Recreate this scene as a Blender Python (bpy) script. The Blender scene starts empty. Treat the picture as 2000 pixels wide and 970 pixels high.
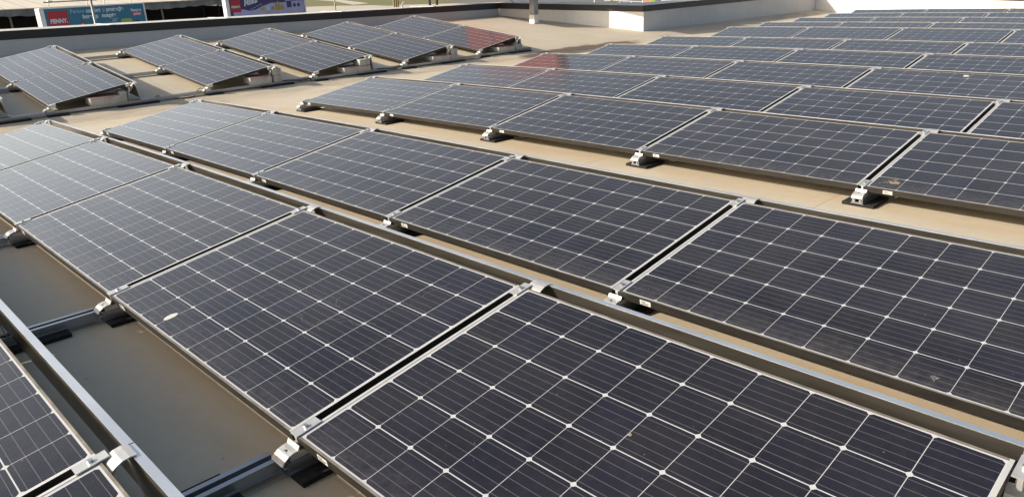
import bpy, bmesh, math, random
from mathutils import Matrix, Vector

random.seed(7)
scene = bpy.context.scene
col = scene.collection
SUN = Vector((-0.36, -0.62, 0.37)).normalized()          # direction towards the sun

# ------------------------------------------------------------------ camera
cam_d = bpy.data.cameras.new("camera")
cam = bpy.data.objects.new("camera", cam_d)
col.objects.link(cam)
cam_d.sensor_width = 36.0
cam_d.lens = 1480.66 / 2000.0 * 36.0
cam_d.clip_start = 0.05
cam_d.clip_end = 3000
CAM = Vector((1.907, -0.873, 1.411))
CR = Matrix(((0.70158993, -0.21582901, 0.67910927),
             (0.7114852, 0.26500398, -0.65081618),
             (-0.03950165, 0.93978228, 0.33948327)))
cam.matrix_world = Matrix.Translation(CAM) @ CR.to_4x4()
scene.camera = cam

# ------------------------------------------------------------------ world and sun
world = bpy.data.worlds.new("World")
scene.world = world
world.use_nodes = True
wn = world.node_tree.nodes
wl = world.node_tree.links
wn.clear()
sky = wn.new("ShaderNodeTexSky")
sky.sky_type = 'NISHITA'
sky.sun_disc = False
sky.sun_elevation = math.asin(SUN.z)
sky.sun_rotation = math.atan2(SUN.x, SUN.y)
sky.air_density = 1.0
sky.dust_density = 3.0
sky.ozone_density = 0.6
bg = wn.new("ShaderNodeBackground")
bg.inputs[1].default_value = 0.115
wo = wn.new("ShaderNodeOutputWorld")
# thin bright haze added low in the western sky to brighten panel reflections
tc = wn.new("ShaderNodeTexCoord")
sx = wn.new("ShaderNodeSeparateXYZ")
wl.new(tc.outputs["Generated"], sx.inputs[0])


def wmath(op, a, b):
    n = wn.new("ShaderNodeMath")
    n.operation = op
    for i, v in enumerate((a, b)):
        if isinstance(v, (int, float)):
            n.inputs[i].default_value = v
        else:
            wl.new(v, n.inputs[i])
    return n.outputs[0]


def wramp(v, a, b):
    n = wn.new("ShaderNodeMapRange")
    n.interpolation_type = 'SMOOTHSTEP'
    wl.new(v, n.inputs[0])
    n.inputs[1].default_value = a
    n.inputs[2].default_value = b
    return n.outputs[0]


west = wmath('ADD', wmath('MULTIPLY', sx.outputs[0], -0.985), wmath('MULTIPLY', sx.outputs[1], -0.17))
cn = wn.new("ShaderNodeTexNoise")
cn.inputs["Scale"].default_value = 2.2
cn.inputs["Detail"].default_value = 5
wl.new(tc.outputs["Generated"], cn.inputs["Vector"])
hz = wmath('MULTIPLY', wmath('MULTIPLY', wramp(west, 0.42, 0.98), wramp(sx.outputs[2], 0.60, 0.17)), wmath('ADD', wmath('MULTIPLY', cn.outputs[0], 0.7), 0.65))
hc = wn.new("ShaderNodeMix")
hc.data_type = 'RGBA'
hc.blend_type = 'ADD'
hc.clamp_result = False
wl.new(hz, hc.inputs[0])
wb = wn.new("ShaderNodeMix")
wb.data_type = 'RGBA'
wb.blend_type = 'MULTIPLY'
wb.inputs[0].default_value = 1.0
wb.inputs[7].default_value = (1.04, 1.0, 0.93, 1.0)
wl.new(sky.outputs[0], wb.inputs[6])
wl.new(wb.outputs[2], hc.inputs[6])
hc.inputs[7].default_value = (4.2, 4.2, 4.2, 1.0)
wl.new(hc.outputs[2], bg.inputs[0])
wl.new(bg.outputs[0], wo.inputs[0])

sun_d = bpy.data.lights.new("sun", 'SUN')
sun_d.energy = 4.4
sun_d.angle = math.radians(0.5)
sun_d.color = (1.0, 0.915, 0.80)
sun = bpy.data.objects.new("sun", sun_d)
sun.rotation_euler = SUN.to_track_quat('Z', 'Y').to_euler()
sun.location = (0, 0, 20)
col.objects.link(sun)

scene.view_settings.view_transform = 'Standard'
scene.view_settings.look = 'None'
scene.view_settings.exposure = 0.55
scene.view_settings.gamma = 1.0
scene.view_settings.use_curve_mapping = False
scene.render.engine = 'CYCLES'


# ------------------------------------------------------------------ material helpers
class S:
    """a float socket or number with arithmetic"""
    nt = None

    def __init__(self, s):
        self.s = s

    @staticmethod
    def op(kind, *a, clamp=False):
        n = S.nt.nodes.new("ShaderNodeMath")
        n.operation = kind
        n.use_clamp = clamp
        for i, v in enumerate(a):
            v = v.s if isinstance(v, S) else v
            if isinstance(v, (int, float)):
                n.inputs[i].default_value = v
            else:
                S.nt.links.new(v, n.inputs[i])
        return S(n.outputs[0])

    def __add__(s, o): return S.op('ADD', s, o)
    def __radd__(s, o): return S.op('ADD', o, s)
    def __sub__(s, o): return S.op('SUBTRACT', s, o)
    def __rsub__(s, o): return S.op('SUBTRACT', o, s)
    def __mul__(s, o): return S.op('MULTIPLY', s, o)
    def __rmul__(s, o): return S.op('MULTIPLY', o, s)
    def __truediv__(s, o): return S.op('DIVIDE', s, o)
    def floor(s): return S.op('FLOOR', s)
    def fract(s): return S.op('FRACT', s)
    def lt(s, o): return S.op('LESS_THAN', s, o)
    def gt(s, o): return S.op('GREATER_THAN', s, o)
    def min(s, o): return S.op('MINIMUM', s, o)
    def max(s, o): return S.op('MAXIMUM', s, o)
    def abs(s): return S.op('ABSOLUTE', s)


def ramp(v, a, b):
    """0 at a, 1 at b, clamped"""
    n = S.nt.nodes.new("ShaderNodeMapRange")
    n.clamp = True
    S.nt.links.new(v.s, n.inputs[0])
    n.inputs[1].default_value = a
    n.inputs[2].default_value = b
    return S(n.outputs[0])


def new_mat(name):
    m = bpy.data.materials.new(name)
    m.use_nodes = True
    nt = m.node_tree
    S.nt = nt
    p = nt.nodes["Principled BSDF"]
    return m, nt, p


def rgb(*c):
    return (c[0], c[1], c[2], 1.0)


def mix(nt, f, a, b):
    n = nt.nodes.new("ShaderNodeMix")
    n.data_type = 'RGBA'
    for idx, v in ((0, f), (6, a), (7, b)):
        v = v.s if isinstance(v, S) else v
        if isinstance(v, (int, float)):
            n.inputs[idx].default_value = v
        elif isinstance(v, tuple):
            n.inputs[idx].default_value = v if len(v) == 4 else rgb(*v)
        else:
            nt.links.new(v, n.inputs[idx])
    return n.outputs[2]


def coords(nt, kind="Object", scale=(1, 1, 1), loc=(0, 0, 0)):
    t = nt.nodes.new("ShaderNodeTexCoord")
    m = nt.nodes.new("ShaderNodeMapping")
    m.inputs["Scale"].default_value = scale
    m.inputs["Location"].default_value = loc
    nt.links.new(t.outputs[kind], m.inputs[0])
    return m.outputs[0]


def noise(nt, vec, scale, detail=4, rough=0.55, w=None):
    n = nt.nodes.new("ShaderNodeTexNoise")
    n.inputs["Scale"].default_value = scale
    n.inputs["Detail"].default_value = detail
    n.inputs["Roughness"].default_value = rough
    nt.links.new(vec, n.inputs["Vector"])
    return S(n.outputs[0])


def bump(nt, p, h, strength=0.2, dist=0.01):
    b = nt.nodes.new("ShaderNodeBump")
    b.inputs["Strength"].default_value = strength
    b.inputs["Distance"].default_value = dist
    nt.links.new(h.s, b.inputs["Height"])
    nt.links.new(b.outputs[0], p.inputs["Normal"])


def simple(name, c, rough=0.5, metal=0.0, var=0.15, scale=8.0, c2=None, bmp=0.0, kind="Object", stretch=(1, 1, 1), rvar=0.0):
    m, nt, p = new_mat(name)
    v = coords(nt, kind, stretch)
    n = noise(nt, v, scale, 5)
    c2 = c2 or tuple(x * (1 - var * 1.6) for x in c)
    nt.links.new(mix(nt, ramp(n, 0.3, 0.7), rgb(*c2), rgb(*c)), p.inputs["Base Color"])
    p.inputs["Roughness"].default_value = rough
    p.inputs["Metallic"].default_value = metal
    if rvar:
        nt.links.new((n * rvar + (rough - rvar / 2)).s, p.inputs["Roughness"])
    if bmp:
        bump(nt, p, noise(nt, v, scale * 6, 4), bmp, 0.004)
    return m


# ---------------------------------------------------- panel constants (metres)
PX, PY = 0.15875, 0.16542          # cell pitch
PITCH = 1.658                      # joint to joint along a row
X0, X1, S0, S1 = 0.008, 1.650 - 0.018, 0.008, 1.025
CX, CY = 0.03125, 0.0206           # first cell corner
TILT = math.radians(9.193)
LOWZ = 0.12                        # top of the low edge above the roof
CT, ST = math.cos(TILT), math.sin(TILT)


def glass_material():
    m, nt, p = new_mat("solar_glass")
    uvn = nt.nodes.new("ShaderNodeUVMap")
    uvn.uv_map = "UVMap"
    sep = nt.nodes.new("ShaderNodeSeparateXYZ")
    nt.links.new(uvn.outputs[0], sep.inputs[0])
    u, v = S(sep.outputs[0]), S(sep.outputs[1])
    oi = nt.nodes.new("ShaderNodeObjectInfo")
    rnd = S(oi.outputs["Random"])
    iu, iv = u / PX, v / PY
    fu, fv = iu.fract(), iv.fract()
    du = fu.min(1.0 - fu) * PX
    dv = fv.min(1.0 - fv) * PY
    gap = du.lt(0.00095).max(dv.lt(0.0018)).max((du + dv).lt(0.0110))
    outside = u.lt(0.0).max(u.gt(10 * PX)).max(v.lt(0.0)).max(v.gt(6 * PY))
    white = gap.max(outside)
    b = ((iv * 5.0).fract() - 0.5).abs() * (PY / 5)
    bus = b.lt(0.00085)
    # ribbon shown in the white margin at both short ends
    ribbon = (u + 0.0085).abs().lt(0.0022).max((u - (10 * PX + 0.0085)).abs().lt(0.0022))
    # per cell tint
    cv = nt.nodes.new("ShaderNodeCombineXYZ")
    nt.links.new(iu.floor().s, cv.inputs[0])
    nt.links.new(iv.floor().s, cv.inputs[1])
    nt.links.new((rnd * 91.0).s, cv.inputs[2])
    wnz = nt.nodes.new("ShaderNodeTexWhiteNoise")
    wnz.noise_dimensions = '3D'
    nt.links.new(cv.outputs[0], wnz.inputs[0])
    cell = mix(nt, S(wnz.outputs[0]), rgb(0.0062, 0.0060, 0.0085), rgb(0.0066, 0.0070, 0.0190))
    cell = mix(nt, (rnd * 7.3).fract() * 0.55, cell, rgb(0.0105, 0.0102, 0.0160))
    # position for dirt: uv shifted by the panel's own random number
    cp = nt.nodes.new("ShaderNodeCombineXYZ")
    nt.links.new((u + rnd * 53.0).s, cp.inputs[0])
    nt.links.new((v + rnd * 17.0).s, cp.inputs[1])
    pos = cp.outputs[0]
    st = nt.nodes.new("ShaderNodeMapping")
    st.inputs["Scale"].default_value = (40, 900, 1)
    nt.links.new(pos, st.inputs[0])
    fing = noise(nt, st.outputs[0], 1.0, 2)
    cell = mix(nt, ramp(fing, 0.35, 0.8) * 0.55, cell, rgb(0.018, 0.0175, 0.024))
    c = mix(nt, bus * 0.85, cell, rgb(0.115, 0.115, 0.125))
    c = mix(nt, white, c, rgb(0.47, 0.475, 0.485))
    c = mix(nt, ribbon * 0.7, c, rgb(0.25, 0.25, 0.28))
    # dust film, dirt specks and smears
    dn = noise(nt, pos, 2.6, 6, 0.65)
    dn2 = noise(nt, pos, 26.0, 4, 0.7)
    low = ramp(v, 0.16, -0.01)                       # dirt gathers along the low edge
    dust = ramp(dn, 0.35, 0.8) * 0.045 + ramp(dn2, 0.5, 0.85) * 0.03 + low * ramp(dn2, 0.25, 0.7) * 0.11 + 0.006
    dust = dust * (0.65 + (rnd * 13.7).fract() * 0.9)
    c = mix(nt, dust, c, rgb(0.27, 0.25, 0.225))
    vor = nt.nodes.new("ShaderNodeTexVoronoi")
    vor.inputs["Scale"].default_value = 38.0
    vor.inputs["Randomness"].default_value = 1.0
    nt.links.new(pos, vor.inputs["Vector"])
    vsep = nt.nodes.new("ShaderNodeSeparateColor")
    nt.links.new(vor.outputs["Color"], vsep.inputs[0])
    speck = S(vor.outputs["Distance"]).lt(S(vsep.outputs[0]) * 0.062) * S(vsep.outputs[1]).gt(0.50)
    sm = nt.nodes.new("ShaderNodeMapping")
    sm.inputs["Scale"].default_value = (14, 60, 1)
    sm.inputs["Rotation"].default_value = (0, 0, 0.9)
    nt.links.new(pos, sm.inputs[0])
    smear = ramp(noise(nt, sm.outputs[0], 1.0, 5, 0.75), 0.66, 0.80) * ramp(dn, 0.5, 0.62)
    c = mix(nt, speck * 0.55, c, rgb(0.45, 0.43, 0.40))
    c = mix(nt, smear * 0.16, c, rgb(0.40, 0.38, 0.35))
    nt.links.new(c, p.inputs["Base Color"])
    p.inputs["IOR"].default_value = 1.38
    p.inputs["Sheen Weight"].default_value = 0.15
    p.inputs["Sheen Roughness"].default_value = 0.35
    p.inputs["Sheen Tint"].default_value = rgb(0.92, 0.88, 0.82)
    nt.links.new((ramp(dn2, 0.3, 0.8) * 0.10 + 0.10).s, p.inputs["Roughness"])
    return m


def roof_material():
    m, nt, p = new_mat("roof_membrane")
    v = coords(nt, "Object")
    big = noise(nt, v, 0.45, 5, 0.6)
    fine = noise(nt, v, 14.0, 6, 0.7)
    st = coords(nt, "Object", (0.55, 3.2, 1))
    streak = noise(nt, st, 1.0, 6, 0.65)
    st2 = coords(nt, "Object", (0.25, 1.1, 1), (3.3, 9.1, 0))
    stain = noise(nt, st2, 1.5, 5, 0.6)
    c = mix(nt, ramp(big, 0.3, 0.7), rgb(0.465, 0.405, 0.305), rgb(0.545, 0.485, 0.375))
    c = mix(nt, ramp(streak, 0.52, 0.78) * 0.45, c, rgb(0.36, 0.275, 0.165))
    c = mix(nt, ramp(stain, 0.60, 0.74) * 0.35, c, rgb(0.27, 0.205, 0.14))
    c = mix(nt, ramp(fine, 0.35, 0.75) * 0.22, c, rgb(0.30, 0.25, 0.19))
    blotch = noise(nt, coords(nt, "Object", (1, 1, 1), (7.7, 2.1, 0)), 0.9, 6, 0.72)
    c = mix(nt, ramp(blotch, 0.56, 0.72) * 0.30, c, rgb(0.62, 0.55, 0.43))
    gv = nt.nodes.new("ShaderNodeTexVoronoi")
    gv.inputs["Scale"].default_value = 9.0
    nt.links.new(v, gv.inputs["Vector"])
    gs = nt.nodes.new("ShaderNodeSeparateColor")
    nt.links.new(gv.outputs["Color"], gs.inputs[0])
    c = mix(nt, S(gv.outputs["Distance"]).lt(S(gs.outputs[0]) * 0.07) * S(gs.outputs[1]).gt(0.6) * 0.6, c, rgb(0.16, 0.12, 0.09))
    # welded sheet laps every 1.5 m along the rows
    t = nt.nodes.new("ShaderNodeTexCoord")
    sp = nt.nodes.new("ShaderNodeSeparateXYZ")
    nt.links.new(t.outputs["Object"], sp.inputs[0])
    X, Y = S(sp.outputs[0]), S(sp.outputs[1])
    wob = (noise(nt, v, 1.3, 2) - 0.5) * 0.03
    lap = ((X + wob) / 1.85).fract()
    lapl = lap.lt(0.006)
    c = mix(nt, lapl * 0.40, c, rgb(0.24, 0.19, 0.13))
    c = mix(nt, (lap.lt(0.045) * lap.gt(0.006)) * 0.10, c, rgb(0.58, 0.52, 0.42))
    # rusty brown run off marks along the drip line of every panel row
    drip = None
    for (ry, w, k_) in DRIPS:
        d = ramp((Y - ry).abs(), w, w * 0.25) * k_
        drip = d if drip is None else drip.max(d)
    c = mix(nt, drip * ramp(streak, 0.25, 0.7) * X.gt(-7.0) * 0.85, c, rgb(0.40, 0.255, 0.110))
    vd = ramp((X + 8.5 + wob * 6.0).abs(), 0.75, 0.1) * ramp(noise(nt, coords(nt, 'Object', (2.2, 0.7, 1), (1.3, 4.2, 0)), 1.5, 6, 0.7), 0.42, 0.68)
    c = mix(nt, vd * 0.55, c, rgb(0.27, 0.205, 0.145))
    # silt left by standing water in the valley
    e = ((X + 8.42) * (X + 8.42) / 0.20 + (Y - 11.3) * (Y - 11.3) / 3.6) + (noise(nt, v, 2.2, 4) - 0.5) * 1.3
    c = mix(nt, ramp(e, 1.1, 0.7) * 0.85, c, rgb(0.085, 0.055, 0.040))
    nt.links.new(c, p.inputs["Base Color"])
    p.inputs["Roughness"].default_value = 0.72
    p.inputs["Specular IOR Level"].default_value = 0.35
    bump(nt, p, fine * 0.5 + lap.lt(0.045) * 0.6 + big * 2.0, 0.25, 0.004)
    return m


def wall_material(name, c):
    m, nt, p = new_mat(name)
    v = coords(nt, "Object")
    n = noise(nt, v, 1.4, 5, 0.6)
    f = noise(nt, v, 18, 5, 0.7)
    st = coords(nt, "Object", (2.5, 2.5, 0.5))
    wr = noise(nt, st, 2.2, 5, 0.65)
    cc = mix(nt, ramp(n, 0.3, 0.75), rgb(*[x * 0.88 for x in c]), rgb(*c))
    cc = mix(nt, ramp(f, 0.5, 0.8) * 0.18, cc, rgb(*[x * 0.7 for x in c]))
    dz = nt.nodes.new("ShaderNodeTexCoord")
    dr = nt.nodes.new("ShaderNodeMapping")
    dr.inputs["Scale"].default_value = (5, 5, 0.35)
    nt.links.new(dz.outputs["Object"], dr.inputs[0])
    runs = noise(nt, dr.outputs[0], 1.6, 6, 0.7)
    cc = mix(nt, ramp(runs, 0.54, 0.74) * 0.35, cc, rgb(*[x * 0.62 for x in c]))
    nt.links.new(cc, p.inputs["Base Color"])
    p.inputs["Roughness"].default_value = 0.6
    bump(nt, p, wr * 3.0 + f * 0.3, 0.35, 0.008)
    return m


# ---------------------------------------------------- rows (low edge y, x of the left end, panels)
MAIN = [  # y of the low edge, x of the left end, number of panels
    (-1.515, -5.019, 4), (0.0, -6.632, 5), (1.508, -6.581, 5), (3.730, -6.441, 5), (5.265, -6.394, 5),
    (6.890, -6.362, 5), (8.450, -6.341, 5), (10.015, -6.335, 5), (12.275, -6.319, 5), (13.585, -6.245, 5),
    (15.010, -6.178, 5), (16.440, -6.131, 5), (17.855, -6.112, 5)]
LEFT = [(0.07, -8.94), (1.625, -8.96), (3.655, -8.955), (5.345, -8.90), (7.10, -8.90), (8.90, -8.97)]   # low edge y, right end x
DRIPS = [(r[0] - 0.02 + (0.04 if k == 2 else 0), 0.20 if k == 2 else 0.15, {1: 0.22, 2: 1.0, 3: 0.5}.get(k, 0.4)) for k, r in enumerate(MAIN)]

M = {}
M['glass'] = glass_material()
M['roof'] = roof_material()
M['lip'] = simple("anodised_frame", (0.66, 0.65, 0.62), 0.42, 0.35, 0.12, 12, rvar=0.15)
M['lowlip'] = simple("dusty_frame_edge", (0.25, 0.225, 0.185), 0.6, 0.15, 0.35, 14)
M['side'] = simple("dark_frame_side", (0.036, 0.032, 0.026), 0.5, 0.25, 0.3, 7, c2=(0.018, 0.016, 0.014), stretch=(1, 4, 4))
M['back'] = simple("backsheet", (0.55, 0.55, 0.55), 0.7)
M['sticker'] = simple("sticker", (0.70, 0.69, 0.64), 0.5, 0, 0.06, 30)
M['ink'] = simple("sticker_ink", (0.10, 0.10, 0.10), 0.6)
M['alu'] = simple("raw_aluminium", (0.66, 0.66, 0.64), 0.38, 0.55, 0.12, 10, rvar=0.2)
M['foot'] = simple("cast_bracket", (0.66, 0.65, 0.62), 0.45, 0.55, 0.15, 16, rvar=0.2)
M['rail'] = simple("rail_aluminium", (0.42, 0.44, 0.47), 0.35, 0.85, 0.2, 9, stretch=(1, 0.2, 1), rvar=0.2)
M['galv'] = simple("deflector_sheet", (0.36, 0.33, 0.28), 0.33, 0.92, 0.3, 6, c2=(0.22, 0.20, 0.17), stretch=(0.35, 3, 3), rvar=0.22, bmp=0.15)
M['flange'] = simple("deflector_flange", (0.80, 0.82, 0.84), 0.48, 0.85, 0.1, 6, stretch=(0.4, 1, 1), rvar=0.2)
M['rubber'] = simple("recycled_rubber", (0.022, 0.021, 0.020), 0.9, 0, 0.5, 60, bmp=0.8)
M['steel'] = simple("zinc_bolt", (0.55, 0.55, 0.55), 0.35, 0.9)
M['chrome'] = simple("polished_tube", (0.80, 0.80, 0.80), 0.15, 1.0, 0.02)
M['cable'] = simple("black_cable", (0.015, 0.015, 0.016), 0.5)
M['paver'] = simple("concrete_paver", (0.50, 0.48, 0.44), 0.85, 0, 0.35, 9, c2=(0.30, 0.285, 0.26), bmp=0.6)
M['redpaver'] = simple("red_paver_face", (0.30, 0.135, 0.105), 0.85, 0, 0.3, 9, bmp=0.6)
M['wall'] = wall_material("shaded_parapet", (0.50, 0.50, 0.51))  # darker copy of the white wall, shade put into the colour
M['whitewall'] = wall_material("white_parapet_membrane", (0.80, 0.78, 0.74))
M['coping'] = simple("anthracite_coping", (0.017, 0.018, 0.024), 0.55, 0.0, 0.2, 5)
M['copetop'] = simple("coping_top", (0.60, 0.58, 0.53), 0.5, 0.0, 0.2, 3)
M['endcap'] = simple("sunlit_coping_end", (0.17, 0.17, 0.165), 0.5, 0.2, 0.2, 5)  # unused lighter copy of the coping, sunlight put into the colour
M['joint'] = simple("coping_joint", (0.80, 0.79, 0.75), 0.4)
M['red'] = simple("sign_red", (0.22, 0.016, 0.020), 0.35, 0, 0.08, 3)
M['postgrey'] = simple("galvanised_post", (0.36, 0.36, 0.355), 0.5, 0.35, 0.3, 6, bmp=0.2)
M['white'] = simple("white_paint", (0.80, 0.79, 0.76), 0.5, 0, 0.1, 5)
M['water'] = None
M['asphalt'] = simple("asphalt", (0.16, 0.15, 0.135), 0.9, 0, 0.2, 0.3)
M['facade'] = simple("building_render", (0.50, 0.48, 0.44), 0.8, 0, 0.1, 0.5)
M['grass'] = simple("grass", (0.120, 0.145, 0.030), 0.9, 0, 0.4, 0.12, c2=(0.17, 0.13, 0.055))
M['path'] = simple("pale_path", (0.50, 0.45, 0.36), 0.9, 0, 0.15, 0.4)
M['shedroof'] = None
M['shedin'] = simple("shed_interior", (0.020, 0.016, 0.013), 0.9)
M['valance'] = simple("grey_valance", (0.27, 0.26, 0.24), 0.7, 0, 0.3, 2)
M['teal'] = simple("billboard_teal", (0.022, 0.165, 0.27), 0.5, 0, 0.06, 2)
M['navy'] = simple("billboard_violet", (0.045, 0.030, 0.125), 0.5, 0, 0.06, 2)
M['lilac'] = simple("billboard_lilac", (0.42, 0.40, 0.62), 0.5, 0, 0.15, 3)
M['logored'] = simple("billboard_red", (0.42, 0.022, 0.032), 0.5, 0, 0.05, 2)
M['adwhite'] = simple("billboard_white", (0.62, 0.68, 0.72), 0.5, 0, 0.05, 2)
M['adpale'] = simple("billboard_pale_blue", (0.36, 0.55, 0.66), 0.5, 0, 0.05, 2)
M['lime'] = simple("billboard_lime", (0.30, 0.40, 0.07), 0.5, 0, 0.05, 2)
M['gold'] = simple("billboard_gold", (0.50, 0.36, 0.10), 0.5, 0, 0.3, 6)
M['green'] = simple("poster_green", (0.30, 0.55, 0.10), 0.5)
M['orange'] = simple("poster_orange", (0.75, 0.42, 0.22), 0.5, 0, 0.3, 6)
M['yellow'] = simple("yellow_panel", (0.55, 0.56, 0.06), 0.45)
M['dropping'] = simple("bird_dropping", (0.55, 0.55, 0.53), 0.7, 0, 0.12, 60)
M['splat'] = simple("dried_mud", (0.30, 0.245, 0.175), 0.8, 0, 0.3, 60)
M['scratch'] = simple("pale_scratch", (0.20, 0.20, 0.20), 0.7)
M['wood'] = simple("stake_wood", (0.38, 0.27, 0.10), 0.7)
M['hole'] = simple("bolt_hole", (0.03, 0.025, 0.02), 0.8)


def water_material():
    m, nt, p = new_mat("puddle_water")
    p.inputs["Base Color"].default_value = rgb(0.030, 0.022, 0.017)
    p.inputs["Roughness"].default_value = 0.02
    p.inputs["IOR"].default_value = 1.33
    return m


def shed_roof_material():
    m, nt, p = new_mat("shed_roof_sheet")
    t = nt.nodes.new("ShaderNodeTexCoord")
    sp = nt.nodes.new("ShaderNodeSeparateXYZ")
    nt.links.new(t.outputs["Object"], sp.inputs[0])
    f = (S(sp.outputs[1]) / 0.85).fract()
    n = noise(nt, coords(nt, "Object", (0.4, 2, 1)), 1.2, 5)
    c = mix(nt, ramp(n, 0.3, 0.7), rgb(0.56, 0.50, 0.40), rgb(0.66, 0.59, 0.48))
    c = mix(nt, f.lt(0.06) * 0.55, c, rgb(0.17, 0.15, 0.12))
    nt.links.new(c, p.inputs["Base Color"])
    p.inputs["Roughness"].default_value = 0.8
    return m


M['water'] = water_material()
M['shedroof'] = shed_roof_material()


# ------------------------------------------------------------------ mesh helpers
class MB:
    """collects shapes, then links them as ONE mesh object"""

    def __init__(self):
        self.v, self.f, self.mi, self.mats = [], [], [], []

    def slot(self, mat):
        if mat not in self.mats:
            self.mats.append(mat)
        return self.mats.index(mat)

    def face(self, pts, mat):
        b = len(self.v)
        self.v += [tuple(p) for p in pts]
        self.f.append(list(range(b, b + len(pts))))
        self.mi.append(self.slot(mat))

    def poly(self, verts, faces, mat):
        b = len(self.v)
        self.v += [tuple(p) for p in verts]
        s = self.slot(mat)
        for f in faces:
            self.f.append([b + i for i in f])
            self.mi.append(s)

    def box(self, x0, x1, y0, y1, z0, z1, mat, xf=None):
        vs = [(x, y, z) for z in (z0, z1) for y in (y0, y1) for x in (x0, x1)]
        if xf:
            vs = [xf(Vector(p)) for p in vs]
        self.poly(vs, [(0, 2, 3, 1), (4, 5, 7, 6), (0, 1, 5, 4), (2, 6, 7, 3), (0, 4, 6, 2), (1, 3, 7, 5)], mat)

    def tube(self, a, b, r, mat, n=10, r2=None):
        a, b = Vector(a), Vector(b)
        d = (b - a).normalized()
        u = d.orthogonal().normalized()
        w = d.cross(u)
        r2 = r if r2 is None else r2
        vs = [a + (u * math.cos(t) + w * math.sin(t)) * r for t in [2 * math.pi * k / n for k in range(n)]]
        vs += [b + (u * math.cos(t) + w * math.sin(t)) * r2 for t in [2 * math.pi * k / n for k in range(n)]]
        fs = [(k, (k + 1) % n, n + (k + 1) % n, n + k) for k in range(n)]
        fs += [tuple(reversed(range(n))), tuple(range(n, 2 * n))]
        self.poly(vs, fs, mat)

    def path(self, pts, r, mat, n=6):
        rings = []
        pts = [Vector(p) for p in pts]
        for i, q in enumerate(pts):
            d = (pts[min(i + 1, len(pts) - 1)] - pts[max(i - 1, 0)]).normalized()
            u = d.cross(Vector((0, 0, 1)))
            u = u.normalized() if u.length > 1e-4 else Vector((1, 0, 0))
            w = u.cross(d)
            rings += [q + (u * math.cos(t) + w * math.sin(t)) * r for t in [2 * math.pi * k / n for k in range(n)]]
        fs = []
        for i in range(len(pts) - 1):
            for k in range(n):
                fs.append((i * n + k, i * n + (k + 1) % n, (i + 1) * n + (k + 1) % n, (i + 1) * n + k))
        fs += [tuple(reversed(range(n))), tuple(range((len(pts) - 1) * n, len(pts) * n))]
        self.poly(rings, fs, mat)

    def strip(self, prof, x0, x1, th, mat, top=None):
        """a bent sheet: profile of (y, z) points extruded along x with a thickness"""
        n = len(prof)
        nor = []
        for i in range(n):
            a = Vector(prof[max(i - 1, 0)])
            b = Vector(prof[min(i + 1, n - 1)])
            d = (b - a).normalized()
            nor.append(Vector((-d.y, d.x)))
        lo = [(p[0] - q.x * th, p[1] - q.y * th) for p, q in zip(prof, nor)]
        vs = [(x0, p[0], p[1]) for p in prof] + [(x1, p[0], p[1]) for p in prof]
        vs += [(x0, p[0], p[1]) for p in lo] + [(x1, p[0], p[1]) for p in lo]
        fs = []
        for i in range(n - 1):
            fs.append((i, n + i, n + i + 1, i + 1))
            fs.append((2 * n + i, 2 * n + i + 1, 3 * n + i + 1, 3 * n + i))
            fs.append((i, i + 1, 2 * n + i + 1, 2 * n + i))
            fs.append((n + i, 3 * n + i, 3 * n + i + 1, n + i + 1))
        fs += [(0, 2 * n, 3 * n, n), (n - 1, 2 * n - 1, 4 * n - 1, 3 * n - 1)]
        self.poly(vs, fs, mat)

    def build(self, name, parent=None, smooth=False):
        me = bpy.data.meshes.new(name)
        me.from_pydata(self.v, [], self.f)
        for m in self.mats:
            me.materials.append(m)
        me.polygons.foreach_set("material_index", self.mi)
        if smooth:
            me.polygons.foreach_set("use_smooth", [True] * len(self.f))
        bm = bmesh.new()
        bm.from_mesh(me)
        bmesh.ops.remove_doubles(bm, verts=bm.verts, dist=1e-6)
        bmesh.ops.recalc_face_normals(bm, faces=bm.faces)
        bm.to_mesh(me)
        bm.free()
        o = bpy.data.objects.new(name, me)
        col.objects.link(o)
        if parent:
            o.parent = parent
        return o


def tag(o, label=None, cat=None, group=None, kind=None):
    if label: o["label"] = label
    if cat: o["category"] = cat
    if group: o["group"] = group
    if kind: o["kind"] = kind
    return o


def empty(name, label, cat, group=None):
    o = bpy.data.objects.new(name, None)
    o.empty_display_size = 0.1
    col.objects.link(o)
    return tag(o, label, cat, group)


def copy_tree(o, parent=None):
    c = o.copy()
    col.objects.link(c)
    c.parent = parent
    for ch in o.children:
        copy_tree(ch, c)
    return c


def text_part(name, body, size, mat, parent, loc, align='LEFT', shear=0.0, bold=0.0, sx=1.0, depth=0.002, width=None):
    cu = bpy.data.curves.new(name, 'FONT')
    cu.body = body
    cu.size = size
    cu.shear = shear
    cu.offset = bold
    cu.align_x = align
    cu.extrude = depth
    t = bpy.data.objects.new(name, cu)
    col.objects.link(t)
    dg = bpy.context.evaluated_depsgraph_get()
    me = bpy.data.meshes.new_from_object(t.evaluated_get(dg))
    bpy.data.objects.remove(t)
    me.materials.clear()
    me.materials.append(mat)
    o = bpy.data.objects.new(name, me)
    col.objects.link(o)
    o.parent = parent
    o.location = loc
    o.rotation_euler = (math.pi / 2, 0, 0)
    if width:
        xs_all = [v_.co.x for v_ in me.vertices]
        sx = width / (max(xs_all) - min(xs_all))
    o.scale = (sx, 1, 1)
    return o


# ------------------------------------------------------------------ the roof
VAL = -8.35
def zr(x):
    if x > VAL:
        return -0.0018 * min(0.0, x + 1.4) ** 2
    return -0.02 + 0.11 * (-9.0 - x)


def zroof(x, y):
    return zr(x) - 0.040 * math.exp(-((y - 11.3) / 1.05) ** 2) * math.exp(-((x + 8.50) / 0.42) ** 2)


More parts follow.
